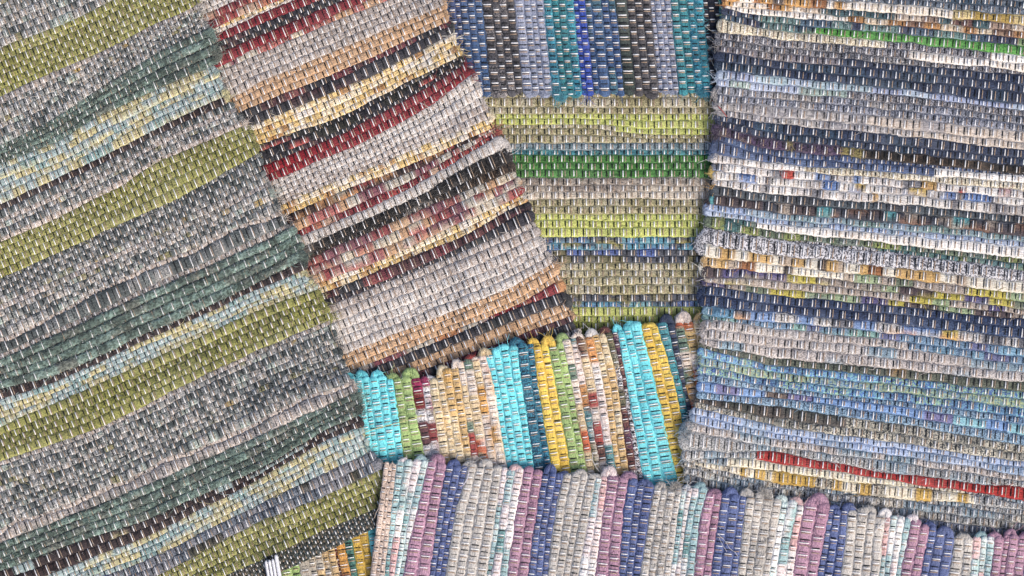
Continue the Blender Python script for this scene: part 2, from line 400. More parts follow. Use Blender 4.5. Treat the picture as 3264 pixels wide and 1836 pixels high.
class Rug:
    def __init__(self, name, label, origin, d1, d2, period, arange, edge_lo=None, edge_hi=None, seed=1, wave=0.005):
        self.name, self.label = name, label
        self.O = np.array(origin, float)
        self.E1 = np.array(d1, float); self.E1 /= np.linalg.norm(self.E1)
        self.E2 = np.array(d2, float); self.E2 /= np.linalg.norm(self.E2)
        self.Mi = np.linalg.inv(np.stack([self.E1, self.E2], 1))
        self.P = period
        self.a0, self.a1 = arange
        self.ad = np.arange(self.a0 - 60, self.a1 + 61, 6.0)
        self.rng = np.random.default_rng(seed)
        self.bounds = []        # dense b(a)
        self.rows = []          # (index of upper bound, palette spec)
        self.elo = self.edge(edge_lo); self.ehi = self.edge(edge_hi)
        self.flip = np.cross(self.E1, self.E2) > 0
        self.wave = wave
        self.loopout = 1.0
        self.thr = 1.0
        self.hzf = .54
        self.sl = 1.0
        self.loopmin = .55
        self.loopbase = .3

    def loc(self, p):
        return (np.asarray(p, float) - self.O) @ self.Mi.T

    def edge(self, pts):
        if pts is None:
            return None
        l = self.loc(pts); o = np.argsort(l[:, 1])
        return l[o, 1], l[o, 0]

    def a_lo(self, b):
        return np.full_like(np.asarray(b, float), self.a0) if self.elo is None else np.interp(b, *self.elo)

    def a_hi(self, b):
        return np.full_like(np.asarray(b, float), self.a1) if self.ehi is None else np.interp(b, *self.ehi)

    def curve(self, pts, smooth=5):
        l = self.loc(pts); o = np.argsort(l[:, 0]); A, B = l[o, 0], l[o, 1]
        if len(A) == 1:
            return np.full_like(self.ad, B[0])
        d = np.interp(self.ad, A, B)
        s0 = (B[1] - B[0]) / (A[1] - A[0]); s1 = (B[-1] - B[-2]) / (A[-1] - A[-2])
        d = np.where(self.ad < A[0], B[0] + s0 * (self.ad - A[0]), d)
        d = np.where(self.ad > A[-1], B[-1] + s1 * (self.ad - A[-1]), d)
        n = 12
        k = np.exp(-0.5 * (np.arange(-n, n + 1) / smooth) ** 2); k /= k.sum()
        e0 = d[0] + (d[0] - d[1]) * np.arange(n, 0, -1); e1 = d[-1] + (d[-1] - d[-2]) * np.arange(1, n + 1)
        return np.convolve(np.concatenate([e0, d, e1]), k, 'valid')

    def stripes(self, first, table, smooth=5, wob=2.3):
        """first: px points of the first boundary; table: list of (px points of the far boundary, [palette, ...])"""
        prev = self.curve(first, smooth)
        self.bounds = [prev]
        for pts, specs in table:
            nxt = self.curve(pts, smooth)
            n = len(specs)
            if specs == ['pink']:      # a thin soft strip that was beaten in unevenly
                mid = (prev + nxt) / 2 + 9 * vnoise(self.ad, 120, self.rng) + 4 * vnoise(self.ad, 45, self.rng)
                prev = np.maximum(mid - 7, self.bounds[-2] + 6); self.bounds[-1] = prev
                nxt = mid + 7 + 3 * vnoise(self.ad, 90, self.rng)
            nxt = np.maximum(nxt, prev + 2.0 * n)
            w = self.rng.uniform(0.78, 1.22, n); w = np.cumsum(w) / w.sum()
            for i in range(n):
                b = prev + (nxt - prev) * w[i]
                if i < n - 1:
                    pitch = (nxt - prev) / n
                    b = b + wob * vnoise(self.ad, 130, self.rng) * np.clip(pitch / 20, 0.1, 1) + 0.5 * wob * vnoise(self.ad, 40, self.rng) * np.clip(pitch / 20, .1, 1)
                else:
                    b = b + 0.7 * wob * vnoise(self.ad, 60, self.rng)
                b = np.maximum(b, self.bounds[-1] + 1.5)
                self.bounds.append(b)
                self.rows.append(specs[i])
            prev = nxt

    def px(self, a, b):
        return self.O[0] + a * self.E1[0] + b * self.E2[0], self.O[1] + a * self.E1[1] + b * self.E2[1]

    def near(self, x, y, m=150):
        return (x > -m) & (x < 3264 + m) & (y > -m) & (y < 1836 + m)

    def bb(self, r, a):
        return np.interp(a, self.ad, self.bounds[r])

    def place(self, thick):
        """lay the rug onto the height field"""
        global HMAP
        yy, xx = np.mgrid[0:GNY, 0:GNX]
        p = np.stack([GX0 + xx * GST, GY0 + yy * GST], -1).reshape(-1, 2)
        l = self.loc(p)
        lo = np.interp(l[:, 0], self.ad, self.bounds[0]); hi = np.interp(l[:, 0], self.ad, self.bounds[-1])
        inside = (l[:, 1] > lo) & (l[:, 1] < hi) & (l[:, 0] > self.a_lo(l[:, 1])) & (l[:, 0] < self.a_hi(l[:, 1]))
        inside = inside.reshape(GNY, GNX)
        sup = blur(HMAP, 5.0)
        sup = np.maximum(sup, HMAP - 0.0006)
        sup = blur(np.maximum(sup, HMAP), 1.6)
        # gentle waves of a soft rug that never lies quite flat
        wv = blur(np.random.default_rng(int(self.O[0])).uniform(-1, 1, (GNY, GNX)), 13.0)
        wv = (wv / np.abs(wv).max() * 0.5 + 0.5) * self.wave
        self.Z = sup + wv + thick * 0.5
        HMAP = np.where(inside, np.maximum(self.Z + thick * 0.5, HMAP), HMAP)
        self.inside = inside

    # -------------------------------------------------------------- building
    def colours(self, a, pname):
        cols, seg, mat, fuzz = PAL[pname]
        w = np.array([c[2] for c in cols]); w = w / w.sum()
        A = np.empty((len(a), 3)); B = np.empty((len(a), 3))
        pos = a[0] - self.rng.uniform(0, seg[1]); k = None
        edges = []; ks = []
        while pos < a[-1] + 1:
            edges.append(pos); kk = self.rng.choice(len(cols), p=w)
            ks.append(kk)
            pos += self.rng.uniform(*seg)
        idx = np.clip(np.searchsorted(edges, a, side='right') - 1, 0, len(ks) - 1)
        ks = np.array(ks)[idx]
        jit = self.rng.normal(1, 0.05)
        CA = np.array([c[0] for c in cols]); CB = np.array([c[1] for c in cols])
        A = CA[ks] * jit; B = CB[ks] * jit
        if len(a) > 6:      # printed cloth: colours run into each other
            k3 = np.array([.15, .7, .15])
            for Q in (A, B):
                for ch in range(3):
                    Q[:, ch] = np.convolve(np.pad(Q[:, ch], 1, mode='edge'), k3, 'valid')
        return A, B, mat, fuzz

    def strip(self, r, sa, sb, pname, root, loops):
        """one pass of a rag weft, from sa to sb along the row"""
        P = self.P; ph = (r % 2) * 0.5 * P
        offs = np.array([0, .075, .18, .34, .5, .66, .82, .925]) * P
        dent0 = np.array([1, .45, .08, .03, 0, .03, .08, .45])
        k0 = math.floor((sa - ph) / P) - 1; k1 = math.ceil((sb - ph) / P) + 1
        a = (np.arange(k0, k1)[:, None] * P + ph + offs[None]).ravel()
        dent = np.tile(dent0, k1 - k0)
        m = (a > sa) & (a < sb)
        a, dent = a[m], dent[m]
        if len(a) < 3:
            return None
        lo, hi = self.bb(r, a), self.bb(r + 1, a)
        c = (lo + hi) / 2; w = (hi - lo) / 2
        A, B, mat, fuzz = self.colours(a, pname)
        A2, B2, _m, _f = self.colours(a, pname)
        far = np.cumsum(self.rng.normal(0, .12, len(a))) + self.rng.uniform(-.2, .5)
        far = np.clip(far * .5 + .5 * vnoise(a, 90, self.rng), 0, 1)[:, None]     # how much the other face of the cloth shows
        A2 = A * (1 - far) + A2 * far; B2 = B * (1 - far) + B2 * far
        plush = mat is M_PLUSH
        dd = dent * (0.35 if plush else 1.0) * np.repeat(self.rng.uniform(.15, 1.15, len(a) // 4 + 1), 4)[:len(a)]
        wj = 1 + 0.05 * self.rng.normal(size=len(a)) + .06 * vnoise(a, 70, self.rng)
        hw = np.maximum(w * ((1.0 if pname == 'plush' else 1.15) - 0.06 * dd) * wj, 1.2)
        hz = np.clip(w * self.hzf, 2.0, 10.0) * (1 - 0.18 * dd) * (1 + 0.05 * self.rng.normal(size=len(a))) * (1.5 if pname == 'plush' else 1.0) * (1 + .12 * vnoise(a, 55, self.rng))
        # rounded ends
        wend = np.mean(w[:3]); wend2 = np.mean(w[-3:])
        a = np.concatenate([[a[0] - .75 * wend, a[0] - .5 * wend], a, [a[-1] + .5 * wend2, a[-1] + .75 * wend2]])
        pad = lambda v: np.concatenate([[v[0], v[0]], v, [v[-1], v[-1]]])
        c, hw, hz = pad(c), pad(hw), pad(hz)
        for q, f in ((0, .25), (1, .75), (-1, .25), (-2, .75)):
            hw[q] *= f; hz[q] *= f
        A, B, A2, B2 = [np.concatenate([Q[:1], Q[:1], Q, Q[-1:], Q[-1:]]) for Q in (A, B, A2, B2)]
        rb = np.array([-1, -.86, -.32, .32, .86, 1, 0]); rz = np.array([.10, .76, 1, 1, .76, .10, -.6])
        n, mm = len(a), 7
        bb = c[:, None] + hw[:, None] * (rb[None] + .05 * self.rng.normal(size=(n, mm)))
        zz = hz[:, None] * (rz[None] + .06 * self.rng.normal(size=(n, mm)))
        aa = np.repeat(a[:, None], mm, 1)
        X, Y = self.px(aa, bb)
        z = sample(self.Z, X.ravel(), Y.ravel()).reshape(n, mm) + zz * S
        V = to_world(X.ravel(), Y.ravel(), z.ravel())
        F = tube_faces(n, mm, 0, self.flip)
        wt = np.array([0, 0, .15, .8, 1, 1, .5])[None, :, None]
        side = lambda p, q: (p[:, None, :] * (1 - wt) + q[:, None, :] * wt).reshape(-1, 3)
        sd_ = self.rng.uniform(0, 50)
        ab = np.stack([aa.ravel() * .1, bb.ravel() * .1, np.full(n * mm, sd_)], -1)
        o = mesh_obj('weft_strip', V, F, mat, root, (ab, side(A, A2), side(B, B2)))
        # raw cloth edges: drawn threads lying along and across the strip
        ns = int((a[-1] - a[0]) * (.016 + .03 * fuzz + (.012 if mat is M_TWEED else 0)))
        if ns and np.mean(w) > 3:
            fa = self.rng.uniform(a[0], a[-1], ns); idx = np.clip(np.searchsorted(a, fa), 0, n - 1)
            sg = self.rng.choice([-1, 1], ns)
            fb = c[idx] + hw[idx] * sg * self.rng.uniform(.3, 1.0, ns)
            cm = np.where(self.rng.uniform(size=(ns, 1)) < .6, A[idx] * 1.15, B2[idx])
            STRAND.append((fa, fb, hz[idx] * .75, cm, self.rng.uniform(12, 46, ns), self.rng.choice([0, math.pi], ns) + self.rng.normal(0, .30, ns), np.full(ns, .75)))
        nl = int((a[-1] - a[0]) * .006)      # pale lint caught on the surface
        if nl:
            fa = self.rng.uniform(a[0], a[-1], nl); idx = np.clip(np.searchsorted(a, fa), 0, n - 1)
            FUZZ.append((fa, c[idx] + hw[idx] * self.rng.uniform(-1, 1, nl), hz[idx] * .95, np.full((nl, 3), .62) * self.rng.uniform(.7, 1.2, (nl, 1)), np.full(nl, 11.0), np.full(nl, .55)))
        # fibres standing off the cloth
        dens = 0.010 + 0.55 * fuzz
        L_ = a[-1] - a[0]
        nf = int(L_ * dens * np.clip(np.mean(w) / 10, .3, 1.5))
        if nf:
            fa = self.rng.uniform(a[0], a[-1], nf); idx = np.clip(np.searchsorted(a, fa), 0, n - 1)
            fb = c[idx] + hw[idx] * self.rng.uniform(-.95, .95, nf)
            t = np.abs(fb - c[idx]) / np.maximum(hw[idx], 1)
            fz = hz[idx] * np.sqrt(np.maximum(0, 1 - t * t)) * .9
            cm = A[idx] * self.rng.uniform(.7, 1.12 + .5 * fuzz, (nf, 1))
            FUZZ.append((fa, fb, fz, cm, np.full(nf, 7.0 + 11.0 * fuzz), np.full(nf, 0.5 + 0.7 * fuzz)))
        return o

    def loop(self, r, end, pname, root):
        """selvage: the rag turns round the outermost warp into the next row"""
        rng = self.rng
        bm = np.mean(self.bounds[r + 1]) if False else None
        aprobe = (self.a_hi if end > 0 else self.a_lo)(np.interp(0.5 * (self.a0 + self.a1), self.ad, self.bounds[r + 1]))
        for _ in range(3):
            b1 = float(np.interp(aprobe, self.ad, self.bounds[r + 1]))
            aprobe = float((self.a_hi if end > 0 else self.a_lo)(b1))
        ae = aprobe
        qx, qy = self.px(ae, b1)
        if not self.near(qx, qy):
            return
        b0, b1, b2 = [float(np.interp(ae, self.ad, self.bounds[r + q])) for q in (0, 1, 2)]
        c0, c1 = (b0 + b1) / 2, (b1 + b2) / 2
        rad = (b2 - b0) / 4 * rng.uniform(self.loopmin, 1.08)
        if rad < 3 or rng.uniform() < (.05 if self.loopmin > .6 else .16):
            return
        if pname in ('plush', 'tealfuzz'):
            rad *= 1.45
        out = rad * rng.uniform(self.loopbase, 1.7) * self.loopout + rng.uniform(-3, 4)
        th = np.linspace(0, math.pi, 11)
        skew = rng.uniform(-.25, .25) * rad
        pa = ae - end * 7 + end * (np.sin(th) ** .8) * out
        pb = (c0 + c1) / 2 - np.cos(th) * (c1 - c0) / 2 + np.sin(th) * skew
        # frame across the path
        ta = np.gradient(pa); tb = np.gradient(pb); ln = np.hypot(ta, tb) + 1e-6
        na, nb = -tb / ln, ta / ln
        mm = 8; an = np.arange(mm) / mm * 2 * math.pi
        rr = rad * (1 - .12 * np.sin(th)) * (1 + .07 * rng.normal(size=11))
        fold = 1 + rng.uniform(.06, .22) * np.sin(rng.integers(2, 5) * an[None] + rng.uniform(0, 6) + rng.uniform(-1.5, 1.5) * th[:, None])
        aa = pa[:, None] + na[:, None] * rr[:, None] * np.cos(an)[None] * fold
        bb = pb[:, None] + nb[:, None] * rr[:, None] * np.cos(an)[None] * fold
        zz = np.clip(rr, 2, 11)[:, None] * np.sin(an)[None] * rng.uniform(.55, .9) * fold - 1.0
        X, Y = self.px(aa, bb)
        xc, yc = self.px(np.full(1, ae - end * 12), np.full(1, b1))
        zb = np.maximum(sample(self.Z, X.ravel(), Y.ravel()), sample(self.Z, xc, yc)[0] - .002)
        V = to_world(X.ravel(), Y.ravel(), zb + zz.ravel() * S)
        A, B, mat, fuzz = self.colours(np.array([0.0, 1.0, 2.0]), pname)
        nV = len(V)
        ab = np.stack([aa.ravel() * .1, bb.ravel() * .1, np.full(nV, rng.uniform(0, 50))], -1)
        CA = np.repeat(A[:1], nV, 0); CB = np.repeat(B[:1], nV, 0)
        mesh_obj('selvage_loop', V, tube_faces(11, mm), mat, root, (ab, CA, CB))
        ns = (rng.integers(1, 5) if self.loopmin > .6 else rng.integers(4, 12)) + int(14 * fuzz)
        q = rng.integers(1, 10, ns)
        STRAND.append((pa[q] + na[q] * rr[q] * .6 * rng.uniform(-1, 1, ns), pb[q] + nb[q] * rr[q] * rng.uniform(-.8, .8, ns), rr[q] * .5,
                       np.repeat(A[:1] * 1.05, ns, 0), rng.uniform(12, 48, ns), rng.normal(0 if end > 0 else math.pi, .9, ns), np.full(ns, .75)))
        nf = int(10 + 130 * fuzz)
        q = rng.integers(0, 11, nf)
        FUZZ.append((pa[q] + na[q] * rr[q] * rng.uniform(-.9, .9, nf), pb[q] + nb[q] * rr[q] * rng.uniform(-.9, .9, nf),
                     rr[q] * .6, np.where(rng.uniform(size=(nf, 1)) < .6, A[:1] * 1.1, B[:1]), np.full(nf, 9.0 + 9 * fuzz), np.full(nf, .6 + .3 * fuzz)))

    def build(self, thick, loops=(), skip_rows=()):
        global FUZZ, STRAND
        FUZZ = []; STRAND = []
        self.place(thick)
        cx, cy = self.px(np.array([(self.a0 + self.a1) / 2]), np.array([np.mean(self.bounds[len(self.bounds) // 2])]))
        root = bpy.data.objects.new(self.name, None)
        COL.objects.link(root)
        props(root, self.label, 'rug', 'woven rag rugs laid over each other')
        N = len(self.rows)
        amid = .5 * (self.a0 + self.a1)
        for r, spec in enumerate(self.rows):
            bm = float(np.interp(amid, self.ad, .5 * (self.bounds[r] + self.bounds[r + 1])))
            lo_, hi_ = self.a0, self.a1
            for _ in range(3):      # ends of this row on the selvages
                lo_ = float(self.a_lo(np.interp(lo_, self.ad, .5 * (self.bounds[r] + self.bounds[r + 1]))))
                hi_ = float(self.a_hi(np.interp(hi_, self.ad, .5 * (self.bounds[r] + self.bounds[r + 1]))))
            aa = np.linspace(self.a0, self.a1, 240)
            vx, vy = self.px(aa, np.interp(aa, self.ad, .5 * (self.bounds[r] + self.bounds[r + 1])))
            vis = aa[self.near(vx, vy)]
            if len(vis) < 2:
                continue
            lo_, hi_ = max(lo_, vis[0]), min(hi_, vis[-1])
            if hi_ - lo_ < 20:
                continue
            lo_ += self.rng.uniform(-9, 4); hi_ += self.rng.uniform(-4, 9)
            if isinstance(spec, str):
                segs = [(lo_, hi_, spec)]
            else:
                segs = []; s0 = lo_
                for xe, pn in spec:
                    if xe is None:
                        e = hi_
                    else:   # a where the row passes picture column xe
                        aa = np.linspace(self.a0, self.a1, 200)
                        xs, _y = self.px(aa, np.interp(aa, self.ad, self.bounds[r]))
                        o = np.argsort(xs); e = float(np.interp(xe, xs[o], aa[o]))
                    if e > s0 + 10:
                        segs.append((s0, min(e, hi_), pn))
                    s0 = max(s0, e)
            for sa, sb, pn in segs:
                self.strip(r, sa, sb, pn, root, loops)
            first = spec if isinstance(spec, str) else spec[0][1]
            for end in loops:
                if r + 1 < N and (r % 2 == (0 if end > 0 else 1)):
                    nxt = self.rows[r + 1]; nxt = nxt if isinstance(nxt, str) else (nxt[0][1])
                    self.loop(r, end, first if self.rng.uniform() < .6 else nxt, root)
        self.warp(root)
        self.fibres(root)
        self.strands(root)
        self.root = root
        return root

    def warp(self, root):
        P = self.P; N = len(self.rows)
        plush = [PAL[q if isinstance(q, str) else q[0][1]][2] is M_PLUSH for q in self.rows]
        sets = (('pale_warp_threads', .32, 2.45, M_WHITE), ('tan_warp_threads', .55, 1.9, M_TAN), ('dark_warp_threads', 0.0, 2.5, M_DARK))
        for name, off, rad, mat in sets:
            rad = rad * self.thr
            Vs, Fs, cnt = [], [], 0
            k0 = math.floor(self.a0 / P); k1 = math.ceil(self.a1 / P)
            GW = 2.0 * vnoise(np.arange(N), 14, self.rng); GW2 = 2.0 * vnoise(np.arange(N), 14, self.rng)
            for k in range(k0, k1):
                for par in (0, 1):
                    gw = GW if par == 0 else GW2
                    ak = (k + off + .5 * par) * P
                    if ak < self.a0 + 4 or ak > self.a1 - 4:
                        continue
                    bs = np.array([np.interp(ak, self.ad, q) for q in self.bounds])
                    aw = ak + (1.6 * vnoise(np.arange(N), 5, self.rng) + 1.6 * gw) * P / 37
                    ok = (ak > self.a_lo(.5 * (bs[:-1] + bs[1:])) + 3) & (ak < self.a_hi(.5 * (bs[:-1] + bs[1:])) - 3)
                    w = (bs[1:] - bs[:-1]) / 2; c = (bs[1:] + bs[:-1]) / 2
                    qx, qy = self.px(np.full(N, ak), c); ok = ok & self.near(qx, qy)
                    hz = np.clip(w * self.hzf, 2, 10) * (.74 if name[0] == 'd' else 1.0)
                    # four points for each pass: up, crown, down over even rows; one point under odd rows
                    pb, pz, rw = [], [], []
                    for r in range(N):
                        if not ok[r]:
                            if pb:
                                self._emit(pb, pz, rw, aw, rad, Vs, Fs); pb, pz, rw = [], [], []
                            continue
                        if r % 2 == par:
                            sl = self.rng.normal(0, .06); e0, e1 = self.rng.uniform(.82, 1.08, 2) * self.sl; dz = self.rng.normal(0, .25) * rad
                            pb += [c[r] - e0 * w[r], c[r] - .55 * w[r], c[r] + .55 * w[r], c[r] + e1 * w[r]]
                            tp = (-.2 if self.rng.uniform() < .15 else 1.5) if plush[r] else (1.1 if name[0] == 'd' else 1.1)
                            pz += [hz[r] * .35, hz[r] + rad * tp + dz, hz[r] + rad * tp + dz, hz[r] * .35]
                            rw += [r, r + sl, r - sl, r]
                        else:
                            pb.append(c[r]); pz.append(-.55 * hz[r]); rw.append(r)
                    if pb:
                        self._emit(pb, pz, rw, aw, rad, Vs, Fs)
            if not Vs:
                continue
            off_ = 0; FF = []
            for v, f in zip(Vs, Fs):
                FF.append(f + off_); off_ += len(v)
            mesh_obj(name, np.concatenate(Vs), np.concatenate(FF), mat, root, kind='stuff')

    def _emit(self, pb, pz, rw, aw, rad, Vs, Fs):
        if len(pb) < 2:
            return
        pb = np.array(pb); pz = np.array(pz); rw = np.array(rw)
        a = np.interp(rw, np.arange(len(aw)), aw)
        ra = np.array([-1, 0, 1]) * rad; rz = np.array([-.5, 1, -.5]) * rad
        aa = a[:, None] + ra[None]; bb = np.repeat(pb[:, None], 3, 1)
        X, Y = self.px(aa, bb)
        z = sample(self.Z, X.ravel(), Y.ravel()) + ((pz[:, None] + rz[None]) * S).ravel()
        Vs.append(to_world(X.ravel(), Y.ravel(), z)); Fs.append(tube_faces(len(pb), 3, 0, not self.flip))

    def strands(self, root):
        fa, fb, fz, cm, ln, th, wd = [np.concatenate([f[i] for f in STRAND]) for i in range(7)]
        n = len(fa); rng = self.rng; M = 5
        t = np.linspace(0, 1, M)
        ang = th[:, None] + rng.normal(0, .9, n)[:, None] * t[None] + rng.normal(0, .35, (n, M))
        st = ln[:, None] / (M - 1)
        pa = fa[:, None] + np.concatenate([np.zeros((n, 1)), np.cumsum(np.cos(ang[:, 1:]) * st, 1)], 1)
        pb = fb[:, None] + np.concatenate([np.zeros((n, 1)), np.cumsum(np.sin(ang[:, 1:]) * st, 1)], 1)
        pz = fz[:, None] + 2.0 + rng.uniform(0, 5, n)[:, None] * np.sin(t * math.pi)[None]
        rad = wd[:, None] * np.array([1, 1, .95, .8, .4])[None]
        na, nb = -np.sin(ang), np.cos(ang)
        A = np.stack([pa + na * rad, pa, pa - na * rad], 2); B = np.stack([pb + nb * rad, pb, pb - nb * rad], 2)
        Z = np.stack([pz, pz + rad * 1.2, pz], 2)
        X, Y = self.px(A, B)
        V = to_world(X.ravel(), Y.ravel(), sample(self.Z, X.ravel(), Y.ravel()) + Z.ravel() * S)
        F = ((np.arange(n) * 3 * M)[:, None, None] + tube_faces(M, 3)[None]).reshape(-1, 4)
        CA = np.repeat(cm, 3 * M, 0)
        ab = np.stack([A.ravel() * .1, B.ravel() * .1, np.zeros(n * 3 * M)], -1)
        mesh_obj('drawn_threads', V, F, M_COTTON, root, (ab, CA, CA * .9), kind='stuff')

    def fibres(self, root):
        if not FUZZ:
            return
        fa, fb, fz, cm, ln, wd = [np.concatenate([f[i] for f in FUZZ]) for i in range(6)]
        n = len(fa); rng = self.rng
        th = rng.uniform(0, 2 * math.pi, n); bend = rng.normal(0, .8, n); L_ = ln * rng.uniform(.5, 1.5, n)
        up = rng.uniform(.1, .8, n)
        t = np.array([0, .5, 1.0])
        ang = th[:, None] + bend[:, None] * t[None]
        pa = fa[:, None] + np.cos(ang) * L_[:, None] * t[None]
        pb = fb[:, None] + np.sin(ang) * L_[:, None] * t[None]
        pz = fz[:, None] + up[:, None] * L_[:, None] * np.array([0, .5, .55])[None]
        rad = wd[:, None] * np.array([1.0, .8, .4])[None]
        na, nb = -np.sin(ang), np.cos(ang)
        A = np.stack([pa + na * rad, pa, pa - na * rad], 2); B = np.stack([pb + nb * rad, pb, pb - nb * rad], 2)
        Z = np.stack([pz, pz + rad * 1.2, pz], 2)
        X, Y = self.px(A, B)
        z = sample(self.Z, X.ravel(), Y.ravel()) + Z.ravel() * S
        V = to_world(X.ravel(), Y.ravel(), z)
        base = (np.arange(n) * 9)[:, None, None]
        f0 = tube_faces(3, 3)[None]
        F = (base + f0).reshape(-1, 4)
        CA = np.repeat(cm, 9, 0)
        ab = np.stack([A.ravel() * .1, B.ravel() * .1, np.zeros(n * 9)], -1)
        mesh_obj('lint_fibres', V, F, M_PLUSH, root, (ab, CA, CA * .85), kind='stuff')


def rp(p, n):
    return [p] * n


# ------------------------------------------------------------------ table under the rugs
def ground():
    m = bpy.data.materials.new('grey_table_cloth')
    nt = nodes_of(m); N, L = nt.nodes.new, nt.links.new
    out = N('ShaderNodeOutputMaterial'); b = N('ShaderNodeBsdfPrincipled'); L(b.outputs[0], out.inputs[0])
    nz = N('ShaderNodeTexNoise'); nz.inputs['Scale'].default_value = 90
    cr = N('ShaderNodeValToRGB'); cr.color_ramp.elements[0].color = (.16, .15, .14, 1); cr.color_ramp.elements[1].color = (.26, .25, .23, 1)
    L(nz.outputs[0], cr.inputs[0]); L(cr.outputs[0], b.inputs['Base Color']); b.inputs['Roughness'].default_value = .9
    me = bpy.data.meshes.new('ground')
    me.from_pydata([(-4, -4, -.001), (4, -4, -.001), (4, 4, -.001), (-4, 4, -.001)], [], [(0, 1, 2, 3)])
    me.materials.append(m)
    o = bpy.data.objects.new('ground', me); COL.objects.link(o)
    o['kind'] = 'structure'


ground()
TH = 0.0062

# ------------------------------------------------------------------ 1 lime rug (lowest, in the middle)
def hline(y, x0=1500, x1=2420, dy=0):
    return [(x0, y - dy), (x1, y + dy)]


lime = Rug('rag_rug', 'lime, olive and bright green striped rag rug in the middle, lowest under the other rugs',
           (1400, 200), (1, 0.004), (0.02, 1), 39.0, (60, 1010), seed=11, wave=.0015)
lime.stripes(hline(210), [
    (hline(258), rp('lime', 2)), (hline(312), rp('olivebeige', 2)),
    (hline(363), rp('olivebeige', 2)),
    ([(1500, 410), (1900, 410), (2050, 428), (2420, 434)], rp('lime', 2) + [[(1960, 'olivebeige'), (None, 'lime')]]),
    (hline(456), rp('olivebeige', 2)), (hline(478), ['greyteal']), (hline(494), ['tealthin']),
    (hline(566), rp('green', 3)), (hline(612), ['greybeige', [(2040, 'greybeige'), (None, 'creambeige')]]),
    (hline(682), ['creambeige'] + rp('olivebeige', 2)), (hline(755), rp('lime', 3)),
    (hline(796), rp('blueprint', 2)), (hline(838), rp('slateolive', 2)), (hline(937), rp('olivebeige', 4)),
    (hline(979), ['slateolive', 'blueprint']), (hline(1051), ['lime', 'lime', 'lime_shaded']), (hline(1150), rp('lime_shaded', 2) + rp('olivebeige', 2)),
])
lime.thr = .86
lime.build(TH)

# ------------------------------------------------------------------ 2 blue rug (top middle)
def vline(x, y0=-160, y1=330, k=.098):
    return [(x + k * y0, y0), (x + k * y1, y1)]


blue = Rug('rag_rug', 'blue and teal rag rug with upright stripes hanging in from the top edge',
           (1800, 0), (.098, 1), (1, -.01), 36.0, (-160, 330),
           edge_hi=[(1380, 292), (1500, 296), (1560, 300), (1660, 292), (1780, 304), (1900, 296), (2100, 292), (2330, 290)], seed=12, wave=.0015)
blue.stripes(vline(1360), [
    (vline(1428), rp('steel', 3)), (vline(1465), rp('navy', 2)), (vline(1536), rp('steel', 3)), (vline(1567), ['bwspeck']),
    (vline(1614), ['bwspeck', 'bwspeck']), (vline(1638), ['charcoal']), (vline(1668), ['lavender']), (vline(1731), rp('lavender', 3)),
    (vline(1757), ['tealfuzz']), (vline(1802), rp('teal', 2)), (vline(1826), ['tealfuzz']), (vline(1864), rp('royal', 2)),
    (vline(1883), ['steel']), (vline(1916), ['steel']), (vline(1961), rp('steel', 2)), (vline(1997), ['dkgreen']),
    (vline(2046), rp('charcoal', 2)), (vline(2071), ['bwspeck']), (vline(2136), rp('lavender', 4)), (vline(2189), rp('teal', 2)),
    (vline(2239), ['tealfuzz', 'tealfuzz']), (vline(2290), rp('bluenavy', 3)), (vline(2370), rp('teal', 3)),
], wob=1.2)
blue.thr = .9; blue.hzf = .86; 
blue.build(TH, loops=(1,))

